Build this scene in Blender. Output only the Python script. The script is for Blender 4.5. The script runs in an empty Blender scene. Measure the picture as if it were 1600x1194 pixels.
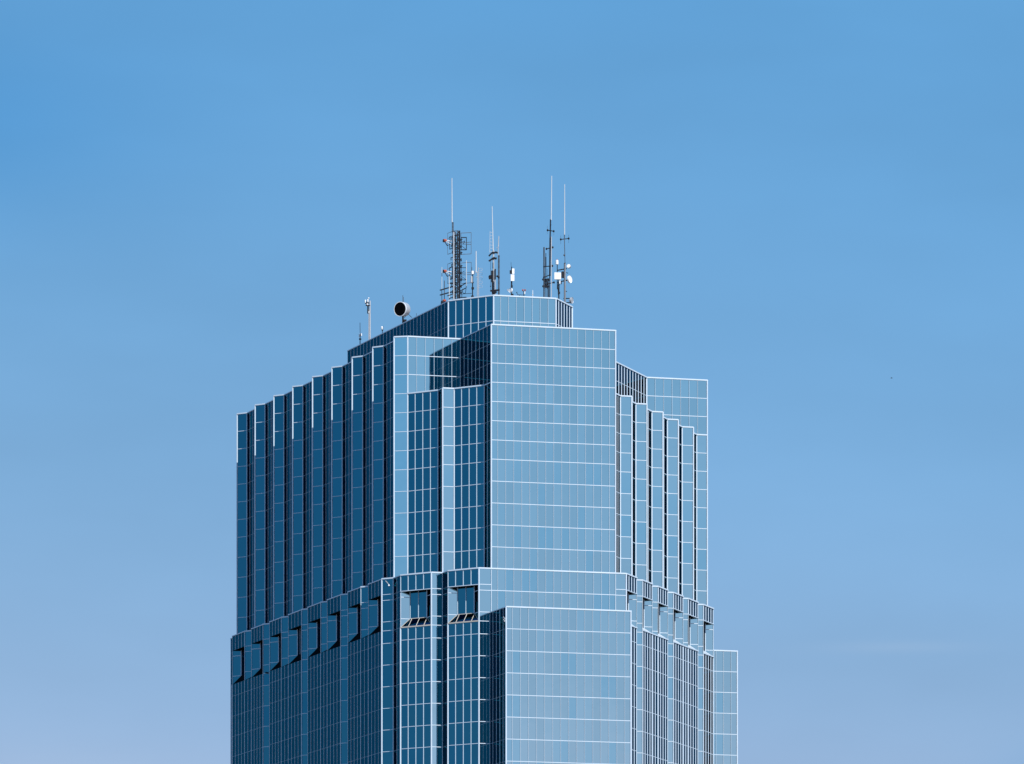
import bpy, bmesh, math, random
from mathutils import Vector, Matrix
random.seed(7)
C = bpy.data.collections.new("Scene_objects"); bpy.context.scene.collection.children.link(C)
sc = bpy.context.scene
# ------------------------------------------------------------------ camera, sky, sun
F_PX, CX, HY = 8600.0, 800.0, 2200.0      # telephoto seen from street level, rising front
CAM_H = 2.0
cam = bpy.data.cameras.new("camera"); co = bpy.data.objects.new("camera", cam); C.objects.link(co)
co.location = (0, 0, CAM_H); co.rotation_euler = (math.radians(90), 0, 0)
cam.sensor_width = 36.0; cam.sensor_fit = 'HORIZONTAL'
cam.lens = 36.0*F_PX/1600.0
cam.shift_y = (HY-597.0)/1600.0
cam.clip_start = 1.0; cam.clip_end = 60000.0
sc.camera = co
SUN_AZ = 28.0      # degrees to the right of the line from the tower back to the camera
SUN_EL = 44.0
w = bpy.data.worlds.new("World"); sc.world = w; w.use_nodes = True
nt = w.node_tree; nt.nodes.clear()
wo = nt.nodes.new('ShaderNodeOutputWorld'); bg = nt.nodes.new('ShaderNodeBackground')
sky = nt.nodes.new('ShaderNodeTexSky'); sky.sky_type = 'NISHITA'; sky.sun_disc = False
sky.sun_elevation = math.radians(SUN_EL); sky.sun_rotation = math.radians(180-SUN_AZ)
sky.altitude = 0; sky.air_density = 1.0; sky.dust_density = 0.1; sky.ozone_density = 3.0
# colour response of the picture: per-channel contrast of the clear sky
def chan(src, out, power, gain):
    m0 = nt.nodes.new('ShaderNodeMath'); m0.operation = 'MULTIPLY'; m0.inputs[1].default_value = 0.1
    m1 = nt.nodes.new('ShaderNodeMath'); m1.operation = 'POWER'; m1.inputs[1].default_value = power
    m2 = nt.nodes.new('ShaderNodeMath'); m2.operation = 'MULTIPLY'; m2.inputs[1].default_value = gain*10
    nt.links.new(src, m0.inputs[0]); nt.links.new(m0.outputs[0], m1.inputs[0]); nt.links.new(m1.outputs[0], m2.inputs[0]); nt.links.new(m2.outputs[0], out)
sep = nt.nodes.new('ShaderNodeSeparateColor'); cmb = nt.nodes.new('ShaderNodeCombineColor')
nt.links.new(sky.outputs[0], sep.inputs[0])
for i, (pw, gn) in enumerate(((1.38, 1.065), (0.48, 0.597), (0.13, 0.735))): chan(sep.outputs[i], cmb.inputs[i], pw, gn)
# very faint high wisps so the blue is not a perfect gradient
tc = nt.nodes.new('ShaderNodeTexCoord'); mp = nt.nodes.new('ShaderNodeMapping'); mp.inputs['Scale'].default_value = (9, 9, 26)
nz = nt.nodes.new('ShaderNodeTexNoise'); nz.inputs['Scale'].default_value = 1.0; nz.inputs['Detail'].default_value = 4.0; nz.inputs['Roughness'].default_value = 0.5
mr = nt.nodes.new('ShaderNodeMapRange'); mr.inputs[1].default_value = 0.3; mr.inputs[2].default_value = 0.75; mr.inputs[3].default_value = 0.94; mr.inputs[4].default_value = 1.08
mul2 = nt.nodes.new('ShaderNodeMix'); mul2.data_type = 'RGBA'; mul2.blend_type = 'MULTIPLY'; mul2.inputs[0].default_value = 1.0
nt.links.new(tc.outputs['Generated'], mp.inputs[0]); nt.links.new(mp.outputs[0], nz.inputs['Vector']); nt.links.new(nz.outputs[0], mr.inputs[0])
nt.links.new(cmb.outputs[0], mul2.inputs[6]); nt.links.new(mr.outputs[0], mul2.inputs[7])
sx = nt.nodes.new('ShaderNodeSeparateXYZ'); nt.links.new(tc.outputs['Generated'], sx.inputs[0])
def mth(op, a, b=None):
    n_ = nt.nodes.new('ShaderNodeMath'); n_.operation = op
    for i, v in enumerate((a, b)):
        if v is None: continue
        if isinstance(v, (int, float)): n_.inputs[i].default_value = v
        else: nt.links.new(v, n_.inputs[i])
    return n_.outputs[0]
ua = mth('DIVIDE', mth('SUBTRACT', sx.outputs[0], 0.069), 0.013)
va = mth('DIVIDE', mth('SUBTRACT', mth('ADD', sx.outputs[2], mth('MULTIPLY', mth('SUBTRACT', nz.outputs[0], 0.5), 0.004)), 0.1362), 0.0011)
ga = mth('MULTIPLY', mth('EXPONENT', mth('MULTIPLY', mth('ADD', mth('MULTIPLY', ua, ua), mth('MULTIPLY', va, va)), -1.0)), mth('GREATER_THAN', sx.outputs[1], 0.0))
wm = nt.nodes.new('ShaderNodeMix'); wm.data_type = 'RGBA'; nt.links.new(mth('MULTIPLY', ga, 0.07), wm.inputs[0])
nt.links.new(mul2.outputs[2], wm.inputs[6]); wm.inputs[7].default_value = (6.6, 7.3, 8.4, 1)
# broad, very soft unevenness of the clear sky: (direction x, z), spread, tint
last = wm.outputs[2]
for (cx_, cz_, su, sv, tint) in ((-0.105, 0.226, 0.045, 0.018, (0.68, 0.86, 0.95)), (0.095, 0.262, 0.05, 0.02, (1.20, 1.12, 1.08)), (0.100, 0.113, 0.014, 0.006, (0.80, 0.90, 0.94)), (-0.08, 0.112, 0.03, 0.007, (1.10, 1.06, 1.03))):
    uu = mth('DIVIDE', mth('SUBTRACT', sx.outputs[0], cx_), su); vv = mth('DIVIDE', mth('SUBTRACT', sx.outputs[2], cz_), sv)
    gg = mth('MULTIPLY', mth('EXPONENT', mth('MULTIPLY', mth('ADD', mth('MULTIPLY', uu, uu), mth('MULTIPLY', vv, vv)), -1.0)), mth('GREATER_THAN', sx.outputs[1], 0.0))
    q_ = nt.nodes.new('ShaderNodeMix'); q_.data_type = 'RGBA'; q_.blend_type = 'MULTIPLY'; nt.links.new(gg, q_.inputs[0])
    nt.links.new(last, q_.inputs[6]); q_.inputs[7].default_value = (*tint, 1); last = q_.outputs[2]
nt.links.new(last, bg.inputs[0]); nt.links.new(bg.outputs[0], wo.inputs[0])
bg.inputs[1].default_value = 0.10
sl = bpy.data.lights.new("sun", 'SUN'); sl.energy = 5.0; sl.angle = math.radians(0.53); sl.color = (1.0, 0.975, 0.945)
so = bpy.data.objects.new("sun", sl); C.objects.link(so)
_a, _e = math.radians(SUN_AZ), math.radians(SUN_EL)
sdir = Vector((math.sin(_a)*math.cos(_e), -math.cos(_a)*math.cos(_e), math.sin(_e)))
so.rotation_euler = sdir.to_track_quat('Z', 'Y').to_euler(); so.location = (300, -300, 600)
sc.view_settings.view_transform = 'Standard'; sc.view_settings.look = 'None'
sc.view_settings.exposure = 0.0; sc.view_settings.gamma = 1.0
sc.render.engine = 'CYCLES'; sc.cycles.max_bounces = 8; sc.cycles.glossy_bounces = 6

# ------------------------------------------------------------------ materials
def principled(name, col, rough=0.5, metal=0.0, noise=0.0, nscale=0.4, spec=0.5):
    m = bpy.data.materials.new(name); m.use_nodes = True
    n = m.node_tree; p = n.nodes['Principled BSDF']
    p.inputs['Base Color'].default_value = (*col, 1); p.inputs['Roughness'].default_value = rough; p.inputs['Metallic'].default_value = metal
    p.inputs['Specular IOR Level'].default_value = spec
    if noise:
        t = n.nodes.new('ShaderNodeTexCoord'); z = n.nodes.new('ShaderNodeTexNoise'); z.inputs['Scale'].default_value = nscale; z.inputs['Detail'].default_value = 5
        r = n.nodes.new('ShaderNodeValToRGB')
        r.color_ramp.elements[0].position = .3; r.color_ramp.elements[1].position = .7
        r.color_ramp.elements[0].color = (*[c*(1-noise) for c in col], 1); r.color_ramp.elements[1].color = (*[min(1, c*(1+noise)) for c in col], 1)
        n.links.new(t.outputs['Object'], z.inputs['Vector']); n.links.new(z.outputs[0], r.inputs[0]); n.links.new(r.outputs[0], p.inputs['Base Color'])
    return m

def glass_material(name):
    """Coated curtain-wall glass: dark body with a blue mirror coating whose colour ramp paints in polarised, dimmed reflections as the
    sheet is seen more obliquely; every pane (mesh island) has a slightly different coating."""
    m = bpy.data.materials.new(name); m.use_nodes = True
    n = m.node_tree; n.nodes.clear(); L = n.links.new
    out = n.nodes.new('ShaderNodeOutputMaterial'); mix = n.nodes.new('ShaderNodeMixShader')
    dif = n.nodes.new('ShaderNodeBsdfDiffuse'); dif.inputs[0].default_value = (0.004, 0.010, 0.018, 1)
    glo = n.nodes.new('ShaderNodeBsdfGlossy'); glo.inputs['Roughness'].default_value = 0.012
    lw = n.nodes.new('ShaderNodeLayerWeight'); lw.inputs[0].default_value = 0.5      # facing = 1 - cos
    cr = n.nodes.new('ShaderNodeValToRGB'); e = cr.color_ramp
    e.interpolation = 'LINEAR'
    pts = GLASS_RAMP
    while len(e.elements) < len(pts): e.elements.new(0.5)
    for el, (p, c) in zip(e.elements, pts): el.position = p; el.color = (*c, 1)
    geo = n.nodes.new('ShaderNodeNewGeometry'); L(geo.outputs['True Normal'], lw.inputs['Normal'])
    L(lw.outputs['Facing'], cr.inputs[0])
    tint = n.nodes.new('ShaderNodeMapRange'); tint.inputs[3].default_value = 0.945; tint.inputs[4].default_value = 1.055
    L(geo.outputs['Random Per Island'], tint.inputs[0])
    mm = n.nodes.new('ShaderNodeMix'); mm.data_type = 'RGBA'; mm.blend_type = 'MULTIPLY'; mm.inputs[0].default_value = 1.0
    L(cr.outputs[0], mm.inputs[6]); L(tint.outputs[0], mm.inputs[7])
    ps = n.nodes.new('ShaderNodeSeparateXYZ'); L(geo.outputs['Position'], ps.inputs[0])
    lowf = n.nodes.new('ShaderNodeMapRange'); lowf.inputs[1].default_value = 188; lowf.inputs[2].default_value = 172; L(ps.outputs[2], lowf.inputs[0])
    odd = n.nodes.new('ShaderNodeMapRange'); odd.inputs[1].default_value = 0.74; odd.inputs[2].default_value = 0.90; L(geo.outputs['Random Per Island'], odd.inputs[0])
    om = n.nodes.new('ShaderNodeMath'); om.operation = 'MULTIPLY'; L(lowf.outputs[0], om.inputs[0]); L(odd.outputs[0], om.inputs[1])
    oc = n.nodes.new('ShaderNodeMix'); oc.data_type = 'RGBA'; oc.inputs[6].default_value = (1, 1, 1, 1); oc.inputs[7].default_value = (0.77, 0.91, 0.96, 1); L(om.outputs[0], oc.inputs[0])
    m3 = n.nodes.new('ShaderNodeMix'); m3.data_type = 'RGBA'; m3.blend_type = 'MULTIPLY'; m3.inputs[0].default_value = 1.0
    L(mm.outputs[2], m3.inputs[6]); L(oc.outputs[2], m3.inputs[7]); L(m3.outputs[2], glo.inputs['Color'])
    # slow bowing of the sheets
    tc = n.nodes.new('ShaderNodeTexCoord'); nz = n.nodes.new('ShaderNodeTexNoise'); nz.inputs['Scale'].default_value = 0.35; nz.inputs['Detail'].default_value = 1.0
    bp = n.nodes.new('ShaderNodeBump'); bp.inputs['Strength'].default_value = 0.5; bp.inputs['Distance'].default_value = 0.012
    L(tc.outputs['Object'], nz.inputs['Vector']); L(nz.outputs[0], bp.inputs['Height']); L(bp.outputs[0], glo.inputs['Normal'])
    mix.inputs[0].default_value = 0.97
    L(dif.outputs[0], mix.inputs[1]); L(glo.outputs[0], mix.inputs[2]); L(mix.outputs[0], out.inputs[0])
    return m
GLASS_RAMP = [(0.00, (0.60, 0.83, 0.85)), (0.095, (0.60, 0.83, 0.85)), (0.142, (0.055, 0.23, 0.295)), (0.30, (0.02, 0.13, 0.20)), (0.58, (0.004, 0.066, 0.112)), (0.66, (0.006, 0.080, 0.125)), (1.0, (0.008, 0.03, 0.055))]  # oblique walls darkened by colour, standing in for polarised-out sky reflections
M_GLASS = glass_material('mirror_glass')
M_ALU = principled('white_aluminium', (0.57, 0.67, 0.755), 0.42, 0.0, 0.04, 0.7)
M_SOFFIT_SILL_SHADE = principled('dark_soffit_sill_shade', (0.008, 0.009, 0.010), 0.9, 0, .2, .5, 0.0)  # near-black soffit; also paints the shade onto the left-side sills
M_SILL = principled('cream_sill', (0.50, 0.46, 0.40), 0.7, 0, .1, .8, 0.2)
M_ROOF = principled('roof_gravel', (0.22, 0.21, 0.20), 0.9, 0, .2, .3)
M_GROUND = principled('city_ground', (0.14, 0.14, 0.13), 0.9, 0, .35, .01)
M_GALV = principled('galvanised_steel', (0.50, 0.51, 0.52), 0.45, 0.3, .1, 1)
M_DARK = principled('dark_steel', (0.016, 0.018, 0.024), 0.7, 0.0, .2, 1, 0.2)
M_MID = principled('weathered_steel', (0.075, 0.085, 0.10), 0.6, 0.0, .2, 1, 0.3)
M_WHITE = principled('white_fibreglass', (0.86, 0.86, 0.84), 0.4, 0, .03, 1)
M_WHIP = principled('grey_fibreglass', (0.52, 0.57, 0.60), 0.5, 0, .05, 1, .3)
M_RED = principled('red_paint', (0.42, 0.09, 0.05), 0.6, 0, .3, 3, .3)
M_BIRD = principled('bird_plumage', (0.05, 0.05, 0.06), 0.8, 0, .2, 3)

# ------------------------------------------------------------------ mesh helpers
class MB:
    def __init__(s): s.v = []; s.f = []
    def quad(s, a, b, c, d): i = len(s.v); s.v += [tuple(a), tuple(b), tuple(c), tuple(d)]; s.f.append((i, i+1, i+2, i+3))
    def poly(s, pts): i = len(s.v); s.v += [tuple(p) for p in pts]; s.f.append(tuple(range(i, i+len(pts))))
    def box8(s, b):
        i = len(s.v); s.v += [tuple(p) for p in b]
        for f in ((0, 3, 2, 1), (4, 5, 6, 7), (0, 1, 5, 4), (1, 2, 6, 5), (2, 3, 7, 6), (3, 0, 4, 7)): s.f.append(tuple(i+k for k in f))
    def obox(s, o, ax, ay, az):   # box spanned from corner o by three vectors
        o = Vector(o); s.box8([o, o+ax, o+ax+ay, o+ay, o+az, o+ax+az, o+ax+ay+az, o+ay+az])
    def box(s, c, sx, sy, sz, rot=0):
        c = Vector(c); a = Vector((math.cos(rot), math.sin(rot), 0)); b = Vector((-a.y, a.x, 0)); z = Vector((0, 0, 1))
        s.obox(c-a*sx/2-b*sy/2-z*sz/2, a*sx, b*sy, z*sz)
    def tube(s, p0, p1, r0, r1=None, n=6, cap=True):
        p0, p1 = Vector(p0), Vector(p1); r1 = r0 if r1 is None else r1
        d = (p1-p0).normalized(); u = d.orthogonal().normalized(); w_ = d.cross(u)
        i = len(s.v)
        for p, r in ((p0, r0), (p1, r1)):
            for k in range(n):
                t = 2*math.pi*k/n; s.v.append(tuple(p+u*r*math.cos(t)+w_*r*math.sin(t)))
        for k in range(n): s.f.append((i+k, i+(k+1) % n, i+n+(k+1) % n, i+n+k))
        if cap: s.f.append(tuple(i+k for k in reversed(range(n)))); s.f.append(tuple(i+n+k for k in range(n)))
    def path(s, pts, r, n=5):
        for a, b in zip(pts, pts[1:]): s.tube(a, b, r, None, n)
    def lathe(s, c, axis, prof, n=20):   # prof: (distance along axis, radius)
        c = Vector(c); d = Vector(axis).normalized(); u = d.orthogonal().normalized(); w_ = d.cross(u); i = len(s.v); m = len(prof)
        for (h, r) in prof:
            for k in range(n):
                t = 2*math.pi*k/n; s.v.append(tuple(c+d*h+u*r*math.cos(t)+w_*r*math.sin(t)))
        for j in range(m-1):
            for k in range(n): s.f.append((i+j*n+k, i+j*n+(k+1) % n, i+(j+1)*n+(k+1) % n, i+(j+1)*n+k))
        s.f.append(tuple(i+k for k in reversed(range(n)))); s.f.append(tuple(i+(m-1)*n+k for k in range(n)))
    def build(s, name, mat, parent=None, smooth=False):
        me = bpy.data.meshes.new(name)
        off = parent_origin(parent)
        me.from_pydata([(v[0]-off.x, v[1]-off.y, v[2]-off.z) for v in s.v], [], s.f); me.update()
        me.materials.append(mat)
        if smooth:
            for p in me.polygons: p.use_smooth = True
            me.set_sharp_from_angle(angle=math.radians(40)) if hasattr(me, 'set_sharp_from_angle') else None
        o = bpy.data.objects.new(name, me); C.objects.link(o)
        if parent is not None: o.parent = parent
        return o
ORIG = {}
def parent_origin(p):
    while p is not None:
        if p.name in ORIG: return ORIG[p.name]
        p = p.parent
    return Vector((0, 0, 0))
def thing(name, label, cat, loc, group=None):
    o = bpy.data.objects.new(name, None); C.objects.link(o); o.location = loc; o.empty_display_size = 1
    o['label'] = label; o['category'] = cat
    if group: o['group'] = group
    ORIG[o.name] = Vector(loc); return o

# ------------------------------------------------------------------ plan geometry of the tower
def P(x, y, Y): return Vector(((x-CX)*Y/F_PX, Y, (HY-y)*Y/F_PX+CAM_H))
def V2(a): return Vector((math.cos(math.radians(a)), math.sin(math.radians(a))))
dF, dM, dLD, dRD, dN = V2(14.2), V2(-30.9), V2(-67.3), V2(68.3), V2(-11.6)
def at(x, Y): return Vector(((x-CX)*Y/F_PX, Y))
def go(p, d, x):      # from plan point p along the wall direction d until the line of sight of column x
    k = (x-CX)/F_PX; return p + d*((k*p.y-p.x)/(d.x-k*d.y))
def meet(p, d, q, e):
    det = d.x*(-e.y)+e.x*d.y; r = q-p; t = (r.x*(-e.y)+e.x*r.y)/det; return p+d*t
Z = lambda h: h+CAM_H
ZTOP, ZL2, ZB, ZLOW, ZPH = Z(202.77), Z(202.77-10.8), Z(157.1), Z(148.9), Z(212.25)
tower = thing('glass_skyscraper', 'tall blue mirror glass office tower with sawtooth sides and white mullion grid', 'skyscraper', (0, 1085, 0))

def levels_upper(zt, zb):
    out = []; z = ZTOP
    k = 0
    while z > ZB+1:
        k += 1; z = ZTOP-3.6*k if k <= 7 else ZTOP-25.2-4.1*(k-7)
        if zb+0.5 < z < zt-0.5: out.append(z)
    return out
def levels_band(zt, zb, extra=True):
    out = [ZB-3.03, ZB-4.13, ZB-8.2, ZB-9.9] if extra else [ZB-4.13, ZB-8.2]
    z = ZB-12.3
    while z > 3: out.append(z); z -= 4.1
    return [q for q in out if zb+0.5 < q < zt-0.5]

jit = [0]
NORMAL_TURN = 7.5
def wall(p0, p1, zt, zb, lv, n=1, fr=None, coping=True, posts=(False, False), name='glass_wall', hw=None, label=None, zbl=None, vw=None):
    """one plane of curtain wall: separate panes; mullion grid and coping as its children.
    p0 -> p1 runs left to right seen from outside.  zbl = optional (zb at p0, zb at p1) sloping foot"""
    d = (p1-p0); L = d.length; d = d/L; nrm = Vector((d.y, -d.x))
    side = abs(d.y) > 0.8; left_side = side and nrm.x < 0; front = d.dot(dF) > 0.98
    if hw is None: hw = 0.03 if left_side else (0.085 if side else (0.125 if front else 0.10))
    if vw is None: vw = 0.05 if front else (0.08 if left_side else (0.32 if side else 0.09))
    PR_ = 0.05 if side else 0.10
    if fr: s = sum(fr); cuts = [0]; [cuts.append(cuts[-1]+L*f/s) for f in fr]
    else: cuts = [L*i/n for i in range(n+1)]
    zs = [zt]+sorted(lv, reverse=True)+[zb]
    jit[0] = (jit[0]+1) % 7; jz = jit[0]*0.0025; jp = jit[0]*0.0021
    def pt(t, o, z): q = p0+d*t+nrm*o; return Vector((q.x, q.y, z))
    def foot(t): return zb if zbl is None else zbl[0]+(zbl[1]-zbl[0])*t/L
    g = MB()
    for i in range(len(cuts)-1):
        for j in range(len(zs)-1):
            a, b = cuts[i], cuts[i+1]; za, z2 = zs[j], zs[j+1]
            if za-z2 < 0.01: continue
            tx, tz = random.gauss(0, .0016), random.gauss(0, .0016)
            o = lambda t, z: (t-(a+b)/2)*tx+(z-(za+z2)/2)*tz
            if zbl is None: g.quad(pt(a, o(a, z2), z2), pt(b, o(b, z2), z2), pt(b, o(b, za), za), pt(a, o(a, za), za))
            else:
                la, lb = max(z2, foot(a)) if j < len(zs)-2 else foot(a), max(z2, foot(b)) if j < len(zs)-2 else foot(b)
                if la >= za and lb >= za: continue
                g.quad(pt(a, 0, min(la, za)), pt(b, 0, min(lb, za)), pt(b, 0, za), pt(a, 0, za))
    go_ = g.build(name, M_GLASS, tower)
    if front:
        # shading normals of the front panes turned right to shift their reflections; glass stays unturned
        nn = Vector((math.sin(math.radians(14.2+NORMAL_TURN)), -math.cos(math.radians(14.2+NORMAL_TURN)), 0))
        me = go_.data; me.normals_split_custom_set([nn]*len(me.loops))
    if label: go_['label'] = label
    m = MB()
    nv = Vector((nrm.x, nrm.y, 0)); dv = Vector((d.x, d.y, 0)); up = Vector((0, 0, 1))
    for i, t in enumerate(cuts):
        if i == 0: t0 = 0.004
        elif i == len(cuts)-1: t0 = L-vw-0.004
        else: t0 = t-vw/2
        zf = max(foot(min(max(t0, 0), L)), foot(min(t0+vw, L)))
        q = p0+d*t0-nrm*0.03
        m.obox((q.x, q.y, zf), dv*vw, nv*(0.03+PR_+jp), up*(zt-0.02-jz-zf))
    for z in zs[1:-1]:
        z0 = z-hw/2+jz-0.008
        ta, tb = 0.0, L
        if zbl is not None:
            while ta < L and foot(ta) > z0: ta += L/20
            while tb > ta and foot(tb) > z0: tb -= L/20
            if tb-ta < .2: continue
        q = p0+d*ta-nrm*0.02
        m.obox((q.x, q.y, z0), dv*(tb-ta), nv*(0.02+PR_-0.03+jp), up*hw)
    for k, pos in enumerate((p0, p1)):
        if posts[k]:
            r = 0.15; cc = pos+nrm*0.02
            m.tube((cc.x, cc.y, foot(0 if k == 0 else L)), (cc.x, cc.y, zt+0.02+jz), r, None, 8)
    m.build('mullion_grid', M_ALU, go_)
    if coping:
        c = MB(); q = p0-nrm*0.25
        c.obox((q.x, q.y, zt-0.14+jz), dv*L, nv*(0.25+(0.12 if left_side else 0.17)+jp), up*(0.16 if left_side else 0.25))
        c.build('coping', M_ALU, go_)
    return go_

def roof(pts, z, name='roof'):
    b = MB(); b.poly([(p.x, p.y, z) for p in pts]); b.build(name, M_ROOF, tower)

# ---- key plan points
A = at(767.6, 1030.0)
G = go(A, dF, 961.7)
K0 = go(A, -dLD, 719.5)                 # foot of the notch behind the front mass
N1 = go(K0, -dF, 637.0)
N0 = go(N1, -dN, 615.7)
H = at(1010.3, 1083.0)
K = go(H, dF, 1105.0)
pF = Vector((-dF.y, dF.x))              # perpendicular to the front, going back
inner = meet(G, pF, H, dRD)
# left sawtooth
finx = [370.6, 398.7, 428.0, 457.5, 488.4, 518.7, 550.4, 582.5]
FP = [go(N0, -dLD, x) for x in finx] + [N0]
nLD = Vector((dLD.y, -dLD.x))
up_poly = []
MW = 2.43
for i in range(8):
    p = FP[i]; nx = FP[i+1]
    q = p+dM*MW
    off = (p-q).dot(nLD)                # recess depth
    r = nx-nLD*off
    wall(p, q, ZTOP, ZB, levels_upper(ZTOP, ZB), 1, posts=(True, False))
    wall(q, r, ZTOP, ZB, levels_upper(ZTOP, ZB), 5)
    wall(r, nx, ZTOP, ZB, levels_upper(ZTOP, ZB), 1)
    up_poly += [p, q, r]
LU = levels_upper
wall(N0, N1, ZTOP, ZB, LU(ZTOP, ZB), 1, posts=(True, True))
wall(N1, K0, ZTOP, ZL2, LU(ZTOP, ZL2), 6)
wall(K0, A, ZTOP, ZL2-0.0, LU(ZTOP, ZL2), 8)
wall(A, G, ZTOP, ZB, LU(ZTOP, ZB), fr=[.78]+[1]*14+[.78], posts=(True, True), label='broad pale front wall of the tower')
wall(G, inner, ZTOP, ZB, LU(ZTOP, ZB), 12)
wall(inner, H, ZTOP, ZL2, LU(ZTOP, ZL2), 20, posts=(False, True))
wall(H, K, ZTOP, ZL2, LU(ZTOP, ZL2), fr=[1]*6+[1.15], posts=(False, True))
KB = K+pF*48; PB = FP[0]+(-nLD)*14+Vector((0, 4)); BB = Vector((-12, 1152))
wall(K, KB, ZTOP, ZB, LU(ZTOP, ZB), 28)
wall(KB, BB, ZTOP, ZB, LU(ZTOP, ZB), 20)
wall(BB, PB, ZTOP, ZB, LU(ZTOP, ZB), 20)
wall(PB, FP[0], ZTOP, ZB, LU(ZTOP, ZB), 8)
up_poly += [N0, N1, K0, A, G, inner, H, K, KB, BB, PB]
roof(up_poly, ZTOP-0.5)
# ---- infill in front of the notch, three storeys lower
C1 = go(A, -dLD, 757.0); C2 = go(C1, -dM, 709.5); C3 = go(C2, -dF, 691.6)
C5 = go(N1, dM, 684.6)
C4 = go(C5, dLD, 691.3)
lv = LU(ZL2, ZB)
wall(N1, C5, ZL2, ZB, lv, 4)
wall(C5, C4, ZL2, ZB, lv, 1)
wall(C4, C3, ZL2, ZB, lv, 1, coping=False) if (C3-C4).length > 0.15 else None
wall(C3, C2, ZL2, ZB, lv, 1, posts=(True, True))
wall(C2, C1, ZL2, ZB, lv, 4)
wall(C1, A-dLD*0.18, ZL2, ZB, lv, 2)
roof([N1, C5, C4, C3, C2, C1, A, K0], ZL2-0.5, 'terrace')
# ---- right sawtooth at the same lower roof
rx0 = [969.1, 993.2, 1018.3, 1042.5, 1065.6, 1088.3]
rx1 = [986.9, 1010.6, 1035.6, 1059.6, 1083.3]
rY = [1044.0, 1052.1, 1060.4, 1068.7, 1077.0]
nRD = Vector((dRD.y, -dRD.x))
rp = [G]
prev_out = G
for i in range(6):
    if i < 5: q = at(rx0[i], rY[i]); e = go(q, dF, rx1[i])
    else: q = go(K, -dF, rx0[5]); e = K
    r = prev_out-nRD*((prev_out-q).dot(nRD))
    if i == 0: r = meet(G, pF, q, dRD)
    if (r-prev_out).length > .1: wall(prev_out, r, ZL2, ZB, lv, 1, coping=False)
    wall(r, q, ZL2, ZB, lv, 4, posts=(False, True), vw=.16)
    wall(q, e, ZL2, ZB, lv, 1, posts=(False, True))
    rp += [r, q, e]; prev_out = e
roof(rp+[H, inner], ZL2-0.5, 'terrace')

# ---- penthouse
PA = at(771.3, 1050.0); PG = go(PA, dF, 868.5); PM = go(PA, -dM, 700.6); PL = go(PM, -dLD, 543.3); PR = go(PG, dRD, 894.0)
lp = [ZPH-4.85, ZPH-8.45]
ZPB = ZTOP-0.6
wall(PL, PM, ZPH, ZPB, lp, 30)
wall(PM, PA, ZPH, ZPB, lp, 6, posts=(True, True))
wall(PA, PG, ZPH, ZPB, lp, fr=[.86]+[1]*7, posts=(False, True))
wall(PG, PR, ZPH, ZPB, lp, 6, posts=(False, True))
PR2 = PR+pF*40; PL2 = PL+Vector((6, 22))
wall(PR, PR2, ZPH, ZPB, lp, 20); wall(PR2, PL2, ZPH, ZPB, lp, 20); wall(PL2, PL, ZPH, ZPB, lp, 12)
roof([PL, PM, PA, PG, PR, PR2, PL2], ZPH-0.5)

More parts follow.
